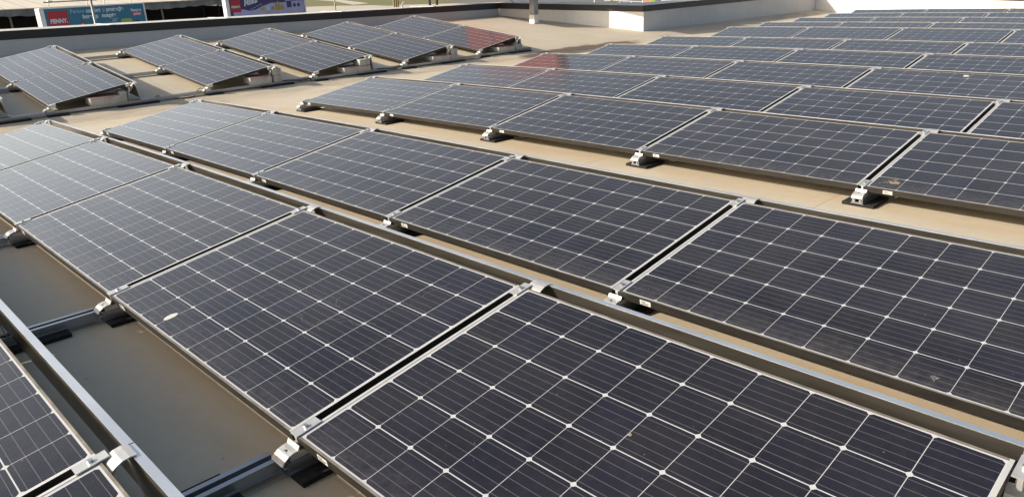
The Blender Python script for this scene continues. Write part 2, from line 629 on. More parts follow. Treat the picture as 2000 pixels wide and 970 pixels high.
xs = [-13.9, -12.5, -11, -10, -9.6, -9.3] + [-9.2 + 0.08 * k for k in range(20)] + [-7.5, -7, -6.5, -6, -5, -4, -3, -2, -1, 1, 4, 8]
ys = [-5, -2, 1, 4, 7, 8.5] + [9.0 + 0.2 * k for k in range(24)] + [14.0, 15, 17, 20, 23.6]
mb = MB()
nx = len(xs)
mb.poly([(x, y, zroof(x, y)) for y in ys for x in xs],
        [(j * nx + i, j * nx + i + 1, (j + 1) * nx + i + 1, (j + 1) * nx + i) for j in range(len(ys) - 1) for i in range(nx - 1)
         if not (xs[i] < -9.25 and ys[j] > 14.4)], M['roof'])
roof = mb.build("roof_deck", smooth=True)
tag(roof, kind="structure")

mb = MB()
wz = zr(VAL) - 0.018
mb.face([(-8.95, 9.4, wz), (-7.9, 9.4, wz), (-7.9, 13.2, wz), (-8.95, 13.2, wz)], M['water'])
tag(mb.build("rain_puddle"), "shallow dark puddle of rain lying in the roof valley", "puddle")

# parapets ------------------------------------------------------------------------
P0, P1 = Vector((-13.62, -4.0)), Vector((-13.02, 13.32))
P2, P3 = Vector((-9.26, 14.45)), Vector((-9.10, 23.2))
P4 = Vector((5.0, 23.2))


def parapet(label, a, b, za, zb, side, mat, seams=(), thick=0.9, fascia=0.13, a_trim=0.0, b_trim=0.0):
    """inner face runs a->b, body lies on the outer side; za, zb are the heights of the coping"""
    d = (b - a).normalized()
    nrm = Vector((-d.y, d.x)) * side
    a = a + d * a_trim
    b = b - d * b_trim
    root = empty("parapet_wall", label, "wall", "parapet walls round the roof")
    root.location = (a.x, a.y, 0)
    o = Vector((a.x, a.y))

    def P(p, off, z):
        q = p + nrm * off - o
        return (q.x, q.y, z)

    def prism(off0, off1, z0a, z0b, z1a, z1b, m, pa=a, pb=b):
        vs = [P(pa, off0, z0a), P(pb, off0, z0b), P(pb, off1, z0b), P(pa, off1, z0a),
              P(pa, off0, z1a), P(pb, off0, z1b), P(pb, off1, z1b), P(pa, off1, z1a)]
        w.poly(vs, [(0, 3, 2, 1), (4, 5, 6, 7), (0, 1, 5, 4), (2, 3, 7, 6), (1, 2, 6, 5), (0, 4, 7, 3)], m)

    w = MB()
    prism(0, thick, -4.4, -4.4, za - 0.03, zb - 0.03, mat)
    w.build("wall_body", root)
    w = MB()
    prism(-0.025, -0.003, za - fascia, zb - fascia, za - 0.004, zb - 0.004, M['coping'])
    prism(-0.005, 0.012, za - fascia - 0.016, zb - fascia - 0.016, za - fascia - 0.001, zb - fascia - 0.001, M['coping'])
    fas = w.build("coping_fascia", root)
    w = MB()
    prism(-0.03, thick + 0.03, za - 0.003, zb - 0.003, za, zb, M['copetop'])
    w.build("coping_top", root)
    for t in seams:
        w = MB()
        q = a.lerp(b, t)
        zq = za + (zb - za) * t
        prism(-0.033, thick + 0.033, zq + 0.001, zq + 0.001, zq + 0.006, zq + 0.006, M['joint'], q - d * 0.05, q + d * 0.05)
        w.build("joint_cover", root)
    return root


ZA, ZB = 0.93, 0.73
parapet("long grey parapet wall with dark coping along the left edge of the roof", P0, P1, ZA, ZB, 1, M['wall'], seams=(0.165, 0.46, 0.585, 0.735, 0.88))
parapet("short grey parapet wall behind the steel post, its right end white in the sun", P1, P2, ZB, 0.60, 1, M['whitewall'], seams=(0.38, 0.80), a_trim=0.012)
parapet("shaded parapet wall running back from the sunlit wall end to the far white wall", P2, P3, 0.603, 0.603, 1, M['wall'], seams=(0.5,), b_trim=0.01)

# far white wall: membrane dressed up a tall wall with a sloping top
mb = MB()
prof = [(-9.55, 1.55), (-5.30, 0.30), (-3.30, 0.215), (5.0, -0.05 + 0.12)]
vs, fs = [], []
for (x, z) in prof:
    vs += [(x, 23.2, -0.5), (x, 23.2, z), (x, 23.6, z), (x, 23.6, -0.5)]
for i in range(len(prof) - 1):
    a, b = i * 4, i * 4 + 4
    for k in range(4):
        fs.append((a + k, a + (k + 1) % 4, b + (k + 1) % 4, b + k))
fs += [(3, 2, 1, 0), (12, 13, 14, 15)]
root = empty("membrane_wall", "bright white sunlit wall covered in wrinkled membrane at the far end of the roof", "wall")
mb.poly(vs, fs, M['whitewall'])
mb.build("wall_body", root)
w = MB()
for i in range(1, len(prof) - 1):
    (xa, za), (xb, zb) = prof[i], prof[i + 1]
    xa, za = (xa, za)
    w.poly([(xa, 23.17, za + 0.004), (xb, 23.17, zb + 0.004), (xb, 23.75, zb + 0.004), (xa, 23.75, za + 0.004),
            (xa, 23.17, za + 0.09), (xb, 23.17, zb + 0.09), (xb, 23.75, zb + 0.09), (xa, 23.75, za + 0.09)],
           [(0, 3, 2, 1), (4, 5, 6, 7), (0, 1, 5, 4), (2, 3, 7, 6), (1, 2, 6, 5), (0, 4, 7, 3)], M['coping'])
w.build("coping", root)
w = MB()
for x in (-7.25, -3.9):
    w.box(x - 0.012, x + 0.012, 23.194, 23.2, -0.2, 0.2, M['whitewall'])
w.build("welded_seam", root)

# building body below the roof (hides nothing, closes the block)
mb = MB()
mb.box(-13.2, 8, -5.0, -4.98, -4.4, -0.02, M['facade'])
mb.box(8, 8.02, -5.0, 23.6, -4.4, -0.02, M['facade'])
tag(mb.build("store_building"), "plain rendered outer walls of the store below the roof edge", "building")


# ------------------------------------------------------------------ solar panels
def panel_root(label):
    root = empty("solar_panel", label, "solar panel", "solar panels on the roof")
    LB, LS = 0.0105, 0.0078            # visible lip width at the short and the long sides
    w = MB()
    H = 0.036
    lip, side = M['lip'], M['side']

    def bar(x0, x1, y0, y1, topmat):
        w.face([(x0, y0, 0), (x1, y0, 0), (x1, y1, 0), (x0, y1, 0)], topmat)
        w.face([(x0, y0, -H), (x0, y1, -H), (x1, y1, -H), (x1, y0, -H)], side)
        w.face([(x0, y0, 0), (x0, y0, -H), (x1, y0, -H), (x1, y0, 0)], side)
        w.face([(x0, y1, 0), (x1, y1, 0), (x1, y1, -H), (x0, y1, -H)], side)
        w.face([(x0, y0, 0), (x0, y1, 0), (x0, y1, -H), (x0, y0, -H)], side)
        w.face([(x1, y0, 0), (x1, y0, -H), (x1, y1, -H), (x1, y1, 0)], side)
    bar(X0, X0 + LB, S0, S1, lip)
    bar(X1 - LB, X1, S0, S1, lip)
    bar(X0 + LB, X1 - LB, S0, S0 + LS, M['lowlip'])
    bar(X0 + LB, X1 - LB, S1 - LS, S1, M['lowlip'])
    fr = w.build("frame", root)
    # glass face on top, backsheet face below
    me = bpy.data.meshes.new("glass")
    z0, z1 = -0.0012, -0.006
    gx0, gx1, gy0, gy1 = X0 + LB, X1 - LB, S0 + LS, S1 - LS
    me.from_pydata([(gx0, gy0, z0), (gx1, gy0, z0), (gx1, gy1, z0), (gx0, gy1, z0),
                    (gx0, gy0, z1), (gx1, gy0, z1), (gx1, gy1, z1), (gx0, gy1, z1)], [], [(0, 1, 2, 3), (7, 6, 5, 4)])
    me.materials.append(M['glass'])
    me.materials.append(M['back'])
    me.polygons[1].material_index = 1
    uv = me.uv_layers.new(name="UVMap")
    for lp in me.loops:
        c = me.vertices[lp.vertex_index].co
        uv.data[lp.index].uv = (c.x - CX, c.y - CY)
    g = bpy.data.objects.new("glass", me)
    col.objects.link(g)
    g.parent = root
    w = MB()
    w.face([(0.122, S0 - 0.0012, -0.030), (0.176, S0 - 0.0012, -0.030), (0.176, S0 - 0.0012, -0.008), (0.122, S0 - 0.0012, -0.008)], M['sticker'])
    for (a, b, c, d) in ((0.128, 0.150, -0.016, -0.0125), (0.128, 0.170, -0.0215, -0.0185), (0.128, 0.163, -0.027, -0.024)):
        w.face([(a, S0 - 0.0018, c), (b, S0 - 0.0018, c), (b, S0 - 0.0018, d), (a, S0 - 0.0018, d)], M['ink'])
    w.build("sticker_label", root)
    return root


def frame_matrix(x, y, z, slope):
    """axes of a tilted panel: local x along the row, local y up the tilt"""
    ex = Vector((math.cos(slope), 0, math.sin(slope)))
    hy = Vector((0, 1, 0))
    up = ex.cross(hy)
    ey = hy * CT + up * ST
    n = ex.cross(ey)
    m = Matrix((ex, ey, n)).transposed().to_4x4()
    m.translation = Vector((x, y, z))
    return m


def flat_matrix(x, y, z, slope):
    m = Matrix.Rotation(-slope, 4, 'Y')
    m.translation = Vector((x, y, z))
    return m


def deflector_root(label):
    root = empty("wind_deflector", label, "wind deflector", "sheet metal wind deflectors behind the panel rows")
    w = MB()
    a, b = 0.003, PITCH - 0.003
    w.strip([(1.140, 0.060), (1.120, 0.064), (1.0760, 0.2855)], a, b, 0.0018, M['galv'])
    w.build("sheet", root)
    w = MB()
    w.strip([(1.0985, 0.276), (1.0990, 0.2875), (1.0735, 0.2885)], a, b, 0.0018, M['flange'])
    w.build("top_flange", root)
    return root


def rail_root(label, length, group):
    root = empty("support_rail", label, "support rail", group)
    w = MB()
    y0, y1 = -0.045, length - 0.052
    w.box(-0.032, 0.032, y0, y1, 0.020, 0.030, M['rail'])
    w.box(-0.032, -0.012, y0, y1, 0.030, 0.056, M['rail'])
    w.box(0.012, 0.032, y0, y1, 0.030, 0.056, M['rail'])
    w.box(-0.038, 0.038, y0, y1, 0.0195, 0.0235, M['rail'])
    w.build("rail_channel", root)
    for (a, b) in ((-0.035, 0.205), (0.80, 1.33)):
        w = MB()
        w.box(-0.095, 0.095, a, b, 0.001, 0.019, M['rubber'])
        w.build("rubber_pad", root)
    # foot that holds the low edge
    w = MB()
    prof = [(0.004, 0.100), (-0.002, 0.088), (-0.005, 0.084), (-0.020, 0.083), (-0.036, 0.078), (-0.050, 0.068), (-0.060, 0.055)]
    w.strip(prof, -0.033, 0.033, 0.004, M['foot'])
    ft = w.build("foot_bracket", root)
    w = MB()
    w.tube((0.0, -0.030, 0.0795), (0.0, -0.0315, 0.0835), 0.0085, M['hole'], 10)
    w.build("bolt_hole", ft)
    w = MB()
    w.box(-0.024, -0.019, -0.030, 0.05, 0.056, 0.078, M['alu'])
    w.box(0.019, 0.024, -0.030, 0.05, 0.056, 0.078, M['alu'])
    w.build("foot_leg", root)
    w = MB()
    w.tube((-0.018, -0.052, 0.040), (-0.018, -0.046, 0.040), 0.007, M['steel'], 8)
    w.tube((0.018, -0.052, 0.040), (0.018, -0.046, 0.040), 0.007, M['steel'], 8)
    w.build("end_bolt", root)
    # mid clamps at the low and the high edge
    for (s0, s1) in ((S0 - 0.004, S0 + 0.085), (S1 - 0.062, S1 + 0.022)):
        xf = lambda p: Vector((p.x, p.y * CT - p.z * ST, LOWZ + p.y * ST + p.z * CT))
        w = MB()
        w.box(-0.019, 0.0185, s0, s1, 0.0012, 0.0048, M['alu'], xf)
        w.box(-0.006, 0.006, s0 + 0.003, s1 - 0.003, -0.034, 0.0012, M['alu'], xf)
        cl = w.build("clamp", root)
        w = MB()
        c = (s0 + s1) / 2
        w.tube(xf(Vector((0, c, 0.0048))), xf(Vector((0, c, 0.0125))), 0.0075, M['steel'], 8)
        w.build("bolt", cl)
    # post under the high edge and the arm to the deflector
    w = MB()
    w.strip([(0.955, 0.056), (0.962, 0.150), (0.985, 0.205), (0.985, 0.236)], -0.030, 0.030, 0.003, M['alu'])
    w.strip([(1.110, 0.050), (1.090, 0.160), (1.070, 0.282)], -0.022, 0.022, 0.003, M['alu'])
    w.strip([(0.985, 0.180), (1.015, 0.215), (1.040, 0.250)], -0.018, 0.018, 0.003, M['alu'])
    w.build("rear_post", root)
    w = MB()
    w.strip([(1.083, 0.2920), (1.066, 0.2930), (1.048, 0.290), (1.030, 0.281), (1.012, 0.268), (0.996, 0.252)], 0.000, 0.072, 0.003, M['foot'])
    w.build("deflector_bracket", root)
    return root


ORD = ["front", "second", "third", "fourth", "fifth", "sixth", "seventh", "eighth", "ninth", "tenth", "eleventh", "twelfth", "thirteenth"]
NTH = ["leftmost", "second from the left", "middle", "second from the right", "rightmost"]
SPECIAL = {
    (0, 2): "solar panel cut by the left edge, left of the joint in the nearest row",
    (0, 3): "solar panel at the lower left corner, nearest row, right of its clamp joint",
    (1, 4): "largest solar panel in the foreground, rightmost of the second row",
    (1, 3): "solar panel with a white bird dropping and scratches, second row from the front",
    (2, 4): "dark solar panel with a pale smear, rightmost in the third row",
    (3, 4): "solar panel with a dried mud splat at its lower left corner, fourth row",
    (3, 0): "greyish solar panel at the left end of the fourth row, beyond the walkway",
}
p_proto = panel_root("x")
d_proto = deflector_root("x")
used = {'p': False, 'd': False}


def place_panel(mat, label):
    o = p_proto if not used['p'] else copy_tree(p_proto)
    used['p'] = True
    o.matrix_world = mat @ Matrix.Rotation(random.uniform(-0.0009, 0.0009), 4, 'X') @ Matrix.Rotation(random.uniform(-0.0005, 0.0005), 4, 'Y')
    o["label"] = label
    return o


def place_deflector(mat, label):
    o = d_proto if not used['d'] else copy_tree(d_proto)
    used['d'] = True
    o.matrix_world = mat
    o["label"] = label
    return o


rail_protos = {}
RG = "aluminium support rails under the panel rows"


def place_rail(mat, length, label):
    key = round(length, 3)
    if key not in rail_protos:
        rail_protos[key] = rail_root(label, length, RG)
        o = rail_protos[key]
    else:
        o = copy_tree(rail_protos[key])
    o.matrix_world = mat
    o["label"] = label
    return o


LAST = 1.43
main_len = []
for r, (y, x, n) in enumerate(MAIN):
    nxt = MAIN[r + 1][0] - y if r + 1 < len(MAIN) else 9
    main_len.append(nxt if nxt < 1.8 else LAST)
NJ = {6: ["left end", "first joint from the left", "second joint from the left", "third joint from the left", "fourth joint from the left", "right end"],
      5: ["left end", "first joint from the left", "second joint from the left", "third joint from the left", "right end"],
      3: ["left end", "only joint", "right end"]}
for r, (y, x, n) in enumerate(MAIN):
    for k in range(n):
        xl, xr = x + k * PITCH, x + (k + 1) * PITCH
        sl = math.atan2(zr(xr) - zr(xl), PITCH)
        z = zr(xl)
        who = NTH[k] if n == 5 else ("leftmost", "second from the left", "third from the left", "rightmost")[k]
        lab = SPECIAL.get((r, k), "dark solar panel, %s in the %s row, right hand array" % (who, ORD[r]))
        place_panel(frame_matrix(xl, y, z + LOWZ, sl), lab)
        place_deflector(flat_matrix(xl, y, z, sl), "metal wind deflector behind the %s panel, %s row, right hand array" % (who, ORD[r]))
    for k in range(n + 1):
        xj = x + k * PITCH
        sl = math.atan2(zr(xj + 0.3) - zr(xj - 0.3), 0.6)
        place_rail(flat_matrix(xj, y, zr(xj), sl), main_len[r],
                   "aluminium rail at the %s, %s row, right hand array" % (NJ[n + 1][k], ORD[r]))

LSL = -math.atan(0.11)
LORD = ["nearest", "second", "third", "fourth", "fifth", "farthest"]
for r, (y, xe) in enumerate(LEFT):
    for k in range(2):
        xl = xe - (2 - k) * PITCH * math.cos(LSL)
        who = ("left", "right")[k]
        lab = "grey looking solar panel, %s one of the %s pair on the left slope" % (who, LORD[r])
        if (r, k) == (5, 1):
            lab = "solar panel mirroring a red sign, right one of the farthest pair on the left slope"
        place_panel(frame_matrix(xl, y, zr(xl) + LOWZ, LSL), lab)
        place_deflector(flat_matrix(xl, y, zr(xl), LSL), "grey metal wind deflector behind the %s panel of the %s pair on the left slope" % (who, LORD[r]))
    ln = LEFT[r + 1][0] - y if r + 1 < len(LEFT) else LAST
    for k in range(3):
        xj = xe - (2 - k) * PITCH * math.cos(LSL)
        place_rail(flat_matrix(xj, y, zr(xj), LSL), ln,
                   "aluminium rail with clamps at the %s of the %s pair on the left slope" % (("left end", "middle joint", "right end")[k], LORD[r]))

# ------------------------------------------------------------------ ballast blocks at the right ends of the left rows
BG = "concrete ballast blocks under the left panel pairs"


def block(x, y, z, lx, ly, lz, label, red=False, rot=0.0):
    w = MB()
    bm = bmesh.new()
    bmesh.ops.create_cube(bm, size=1.0)
    for v in bm.verts:
        v.co = Vector((v.co.x * lx, v.co.y * ly, (v.co.z + 0.5) * lz))
    bmesh.ops.bevel(bm, geom=list(bm.edges), offset=0.006, segments=2, affect='EDGES')
    me = bpy.data.meshes.new("ballast_block")
    bm.to_mesh(me)
    bm.free()
    me.materials.append(M['paver'])
    me.materials.append(M['redpaver'])
    for f in me.polygons:
        if red and f.normal.z > 0.8:
            f.material_index = 1
    o = bpy.data.objects.new("ballast_block", me)
    col.objects.link(o)
    o.rotation_euler = (0, -LSL, rot)
    o.location = (x, y, zr(x) + z)
    tag(o, label, "ballast block", BG)


RT = 0.058
FX = [xe - 0.03 for (_, xe) in LEFT]           # block centres: they overhang the end rail a little
block(FX[1], 2.285, RT, 0.21, 0.37, 0.098, "concrete ballast block lying on the rail under the second pair on the left slope", True, 0.02)
block(FX[1] - 0.02, 2.525, RT, 0.18, 0.09, 0.130, "small upright concrete block behind the lying block of the second pair on the left slope", False, -0.05)
block(FX[2], 4.455, RT, 0.24, 0.34, 0.105, "red topped ballast block lying under the third pair on the left slope", True, -0.03)
block(FX[2] + 0.02, 4.735, RT, 0.15, 0.14, 0.100, "lower of two grey blocks stacked at the rear post of the third pair", False, 0.03)
block(FX[2] + 0.02, 4.735, RT + 0.101, 0.15, 0.14, 0.095, "upper of two grey blocks stacked at the rear post of the third pair", False, -0.04)
block(FX[3], 5.985, RT, 0.21, 0.25, 0.085, "front one of two grey blocks lying end to end under the fourth pair", True, 0.03)
block(FX[3], 6.245, RT, 0.21, 0.25, 0.085, "rear one of two grey blocks lying end to end under the fourth pair", True, -0.02)
block(FX[3] + 0.01, 6.27, RT + 0.086, 0.17, 0.21, 0.098, "small pale block on top of the two lying blocks of the fourth pair", False, 0.08)
block(FX[4], 7.89, RT, 0.21, 0.42, 0.085, "pinkish ballast block lying under the fifth pair on the left slope", True, 0.02)
block(FX[4] + 0.02, 8.195, RT, 0.15, 0.14, 0.085, "lower of two grey blocks stacked at the rear post of the fifth pair", False, -0.03)
block(FX[4] + 0.02, 8.195, RT + 0.086, 0.15, 0.14, 0.085, "upper of two grey blocks stacked at the rear post of the fifth pair", False, 0.05)
block(FX[5], 9.57, RT, 0.21, 0.45, 0.080, "ballast block lying under the farthest pair on the left slope", True, 0.01)
block(FX[5] + 0.02, 9.92, RT, 0.15, 0.16, 0.095, "single grey block standing behind the rear post of the farthest pair", False, -0.03)

# black lead clipped along the end rails of the left rows
for r_, lab_ in ((2, "black lead along the end rail between the third and fourth pairs, left slope"),
                 (3, "black lead along the end rail between the fourth and fifth pairs, left slope")):
    ya, yb = LEFT[r_][0] + 1.16, LEFT[r_ + 1][0] + 0.10
    xa, xb = LEFT[r_][1] + 0.05, LEFT[r_ + 1][1] + 0.03
    w = MB()
    w.path([(xa + (xb - xa) * t + 0.012 * math.sin(9 * t + r_), ya + (yb - ya) * t, zr(xa + (xb - xa) * t) + 0.030 + 0.030 * abs(math.cos(3.3 * t))) for t in [k / 16 for k in range(17)]], 0.008, M['cable'])
    tag(w.build("cable", smooth=True), lab_, "cable")

# loose cable between two left rows
pts = []
ctrl = [(-8.96, 2.93, 0.05), (-9.00, 2.99, 0.065), (-9.02, 3.06, 0.02), (-8.98, 3.16, 0.008), (-8.90, 3.27, 0.007), (-8.86, 3.36, 0.007), (-8.93, 3.47, 0.02),
        (-8.98, 3.54, 0.075), (-9.0, 3.60, 0.085), (-9.02, 3.66, 0.05)]
for i in range(len(ctrl) - 1):
    p0, p1, p2, p3 = [Vector(ctrl[min(max(j, 0), len(ctrl) - 1)]) for j in (i - 1, i, i + 1, i + 2)]
    for t in [k / 6 for k in range(6)]:
        pts.append(0.5 * ((2 * p1) + (p2 - p0) * t + (2 * p0 - 5 * p1 + 4 * p2 - p3) * t * t + (3 * p1 - p0 - 3 * p2 + p3) * t ** 3))
w = MB()
w.path([(q.x, q.y, q.z + zr(q.x)) for q in pts], 0.0045, M['cable'])
tag(w.build("cable", smooth=True), "thin black cable looping over the roof between two left hand panel rows", "cable")

# ------------------------------------------------------------------ marks lying on the panels
def on_panel(r, k, x, s, lift=0.0006):
    y, xl, n = MAIN[r]
    xa = xl + k * PITCH
    sl = math.atan2(zr(xa + PITCH) - zr(xa), PITCH)
    return frame_matrix(xa, y, zr(xa) + LOWZ, sl) @ Matrix.Translation((x, s, lift))


def blot(name, mat, m, rx, ry, seed, label, cat, rot=0.0, n=22, rough=0.15, spokes=0):
    rnd = random.Random(seed)
    w = MB()
    ring, ring2 = [], []
    for k in range(n):
        t = 2 * math.pi * k / n
        q = 1 + rnd.uniform(-rough, rough)
        a, b = math.cos(t) * rx * q, math.sin(t) * ry * q
        a, b = a * math.cos(rot) - b * math.sin(rot), a * math.sin(rot) + b * math.cos(rot)
        ring.append((a, b, 0.0))
        ring2.append((a * 0.75, b * 0.75, 0.0009))
    w.poly(ring + ring2, [(k, (k + 1) % n, n + (k + 1) % n, n + k) for k in range(n)] + [tuple(range(n, 2 * n))], mat)
    for j in range(spokes):
        t = rot + rnd.uniform(1.2, 3.32)
        r0, r1 = rx * rnd.uniform(0.7, 1.2), rx * rnd.uniform(1.4, 2.8)
        d = Vector((math.cos(t), math.sin(t), 0))
        e = Vector((-d.y, d.x, 0)) * rnd.uniform(0.0008, 0.0025)
        w.face([d * r0 - e, d * r1 - e * 0.4, d * r1 + e * 0.4, d * r0 + e], mat)
        if rnd.random() < 0.6:
            q = d * r1 * rnd.uniform(1.0, 1.25)
            rr = rnd.uniform(0.001, 0.004)
            w.face([q + Vector((math.cos(a) * rr, math.sin(a) * rr, 0)) for a in [k * math.pi / 3 for k in range(6)]], mat)
    o = w.build(name)
    o.matrix_world = m
    return tag(o, label, cat)


blot("bird_dropping", M['dropping'], on_panel(1, 3, CX + 2.95 * PX, CY + 0.44 * PY), 0.019, 0.031, 3,
     "white oval bird dropping near the low edge of a second row panel", "bird dropping", rot=0.0, rough=0.05)
blot("mud_splat", M['splat'], on_panel(3, 4, CX + 0.71 * PX, CY + 0.58 * PY), 0.030, 0.020, 5,
     "dried brown mud splat by the lower left corner of a fourth row panel", "mud splat", rot=0.3, rough=0.35, spokes=16)
blot("dirt_spot", M['splat'], on_panel(1, 4, CX + 5.04 * PX, CY + 3.40 * PY), 0.0075, 0.0065, 8,
     "small round tan dirt spot on the large foreground panel", "dirt spot", rough=0.08)
blot("bird_dropping", M['dropping'], on_panel(5, 3, CX + 5.75 * PX, CY + 5.5 * PY), 0.026, 0.036, 13,
     "small white bird dropping on a panel in the sixth row", "bird dropping", rot=0.2)


def scratch(r, k, x, s, seed, ln, label):
    rnd = random.Random(seed)
    a = rnd.uniform(0, 6.28)
    p = Vector((0, 0, 0))
    pts = [p.copy()]
    for i in range(12):
        a += rnd.uniform(-0.65, 0.65)
        p = p + Vector((math.cos(a), math.sin(a), 0)) * ln / 12
        pts.append(p.copy())
    w = MB()
    for i in range(12):
        d = (pts[i + 1] - pts[i]).normalized()
        e = Vector((-d.y, d.x, 0)) * 0.0005
        w.face([pts[i] - e, pts[i + 1] - e, pts[i + 1] + e, pts[i] + e], M['scratch'])
    o = w.build("hair_scratch")
    o.matrix_world = on_panel(r, k, CX + x * PX, CY + s * PY, 0.0004)
    return tag(o, label, "scratch", "fine pale scratches on the foreground panels")


SCR = [(1, 3, 4.25, 1.75, 1, .16), (1, 3, 6.1, 2.35, 2, .20), (1, 3, 6.9, 2.2, 3, .14), (1, 3, 7.4, 2.7, 4, .18), (1, 3, 6.4, 3.4, 5, .10),
       (1, 3, 4.1, 4.2, 6, .12), (1, 3, 3.0, 5.1, 7, .10), (1, 3, 8.3, 4.5, 8, .14), (1, 3, 5.2, 3.1, 9, .10), (2, 3, 1.2, 2.2, 10, .10), (2, 3, 6.3, 3.4, 11, .12)]
for (r, k, x, s, sd, ln) in SCR:
    scratch(r, k, x, s, sd, ln, "fine pale hair scratch on the panel with the white bird dropping" if r == 1 else "fine pale hair scratch on a third row panel right of centre")

# ------------------------------------------------------------------ red roof sign carried by a steel post (seen mirrored in the panels)
root = empty("roof_sign", "tall red roof sign on a square steel post at the far left corner", "sign")
root.location = (-11.53, 13.08, zr(-11.53))
A, B = Vector((-14.20, 12.40)), Vector((-11.33, 12.06))
d = (B - A).normalized()
nn = Vector((-d.y, d.x))
base = Vector((root.location.x, root.location.y))


def Q(t, off, z):
    q = A + d * t + nn * off - base
    return (q.x, q.y, z)


Lg = (B - A).length


def sign_box(name, t0, t1, z0, z1):
    w = MB()
    vs = [Q(t0, 0, z0), Q(t1, 0, z0), Q(t1, 0.28, z0), Q(t0, 0.28, z0), Q(t0, 0, z1), Q(t1, 0, z1), Q(t1, 0.28, z1), Q(t0, 0.28, z1)]
    w.poly(vs, [(0, 3, 2, 1), (4, 5, 6, 7), (0, 1, 5, 4), (2, 3, 7, 6), (1, 2, 6, 5), (0, 4, 7, 3)], M['red'])
    w.build(name, root)


sign_box("lower_sign_box", 0, Lg, 0.86 - root.location.z, 1.80 - root.location.z)  # guessed lower box, shaped to cast the shade on the short wall
sign_box("sign_box", 0.85, Lg + 1.18, 1.803 - root.location.z, 3.12 - root.location.z)

w = MB()
w.box(-0.075, 0.075, -0.075, 0.075, 0.0, 2.9, M['postgrey'])
pst = w.build("post", root)
for za_ in (1.3, 2.6):
    w = MB()
    w.tube((-0.05, -0.07, za_), (-0.05, -0.95, za_), 0.03, M['postgrey'], 8)
    w.build("carrier_arm", root)
w = MB()
w.box(-0.083, 0.083, -0.083, 0.083, 0.002, 0.20, M['white'])
w.build("post_sleeve", pst)
w = MB()
a = Vector((-12.385, 13.74, zr(-12.385) + 0.05)) - root.location
b = Vector((-12.73, 13.36, 0.86)) - root.location
w.tube(a, a + (b - a) * 1.7, 0.021, M['white'], 10)
w.build("strut", root)
w = MB()
w.tube(Q(1.97, -0.05, 1.55), Q(1.97, -0.05, 2.85), 0.028, M['chrome'], 16)  # unseen tube added for a sun glint mirrored in the far left panel
w.build("glint_tube", root, smooth=True)

# ------------------------------------------------------------------ surroundings below and beyond the roof
GZ = -4.4
mb = MB()
mb.face([(-900, -700, GZ), (500, -700, GZ), (500, 900, GZ), (-900, 900, GZ)], M['asphalt'])
tag(mb.build("ground"), kind="structure")


def at(u, v, z):
    dd = CR @ Vector(((u - 1000) / 1480.66, -(v - 485) / 1480.66, -1))
    return CAM + dd * ((z - CAM.z) / dd.z)


def sheet(name, px, z, mat):
    w = MB()
    w.face([at(u, v, z) for u, v in px], mat)
    return tag(w.build(name), kind="structure")


sheet("pavement", [(560, 60), (560, 15.5), (640, 12.2), (800, 9.5), (1000, 4), (1060, 40)], GZ + 0.004, M['path'])
sheet("grass_verge", [(560, 13.5), (640, 11.5), (700, 9.5), (760, 12.0), (790, 8.2), (850, 4.0), (800, -9), (560, -2)], GZ + 0.010, M['grass'])
sheet("footpath", [(600, -1.0), (640, -3.4), (720, 7.0), (690, 9.8), (655, 3.32)], GZ + 0.016, M['path'])
sheet("grass_field", [(790, 9.0), (860, 6.5), (900, 1.0), (1030, -3), (900, -14), (800, -9)], GZ + 0.020, M['grass'])

# market shed far left: eave, valance, dark interior, pale sloping roof
E0, E1 = Vector((-38.6, 4.2)), Vector((-38.2, 20.2))
d = (E1 - E0).normalized()
root = empty("market_shed", "long open market shed with pale sheet roof beyond the left parapet", "shed")
root.location = (E0.x, E0.y, GZ)
root.rotation_euler = (0, 0, math.atan2(d.y, d.x) - math.pi / 2)      # local y runs along the eave
Lh = 13.7
ez = 0.84 - GZ
w = MB()
w.poly([(0.5, -9, ez), (0.5, Lh, ez - 0.04), (-14, Lh, ez + 1.1), (-14, -9, ez + 1.1), (0.5, -9, ez + 0.03), (0.5, Lh, ez - 0.01), (-14, Lh, ez + 1.14), (-14, -9, ez + 1.14)],
       [(0, 1, 2, 3), (4, 5, 6, 7), (0, 1, 5, 4), (1, 2, 6, 5), (2, 3, 7, 6), (3, 0, 4, 7)], M['shedroof'])
w.build("roof", root)
w = MB()
vs, n = [], 140
for k in range(n + 1):
    y = -9 + (Lh + 9) * k / n
    zt = ez - 0.04 * k / n - 0.005
    x = 0.42 + 0.025 * math.sin(k * 1.9)
    vs += [(x, y, zt), (x, y, zt - 0.26 - 0.05 * abs(math.sin(k * 0.75)) - 0.03 * math.sin(k * 0.23))]
w.poly(vs, [(2 * k, 2 * k + 1, 2 * k + 3, 2 * k + 2) for k in range(n)], M['valance'])
w.build("valance", root)
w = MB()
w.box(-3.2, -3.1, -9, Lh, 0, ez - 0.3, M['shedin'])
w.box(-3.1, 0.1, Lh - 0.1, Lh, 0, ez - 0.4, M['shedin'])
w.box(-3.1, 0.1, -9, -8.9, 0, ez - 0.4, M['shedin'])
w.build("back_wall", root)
for y in (0.5, 3.2, 3.7, 6.1, 9.2, 10.3, 12.4, 13.2):
    w = MB()
    w.tube((-0.4, y, 0), (-0.4, y, ez - 0.30), 0.045, M['postgrey'] if int(y * 10) % 2 else M['shedin'], 8)
    w.build("post", root)

# billboard with two text lines -------------------------------------------------
def board_root(name, label, a, b, z_top, h):
    """a and b: ground plan of the left and the right end as seen from the roof"""
    root = empty(name, label, "billboard", "billboards beyond the left parapet")
    d = (b - a).normalized()
    root.location = (a.x, a.y, z_top - h)
    root.rotation_euler = (0, 0, math.atan2(d.y, d.x))       # local x along the board, -y to the viewer
    return root, (b - a).length


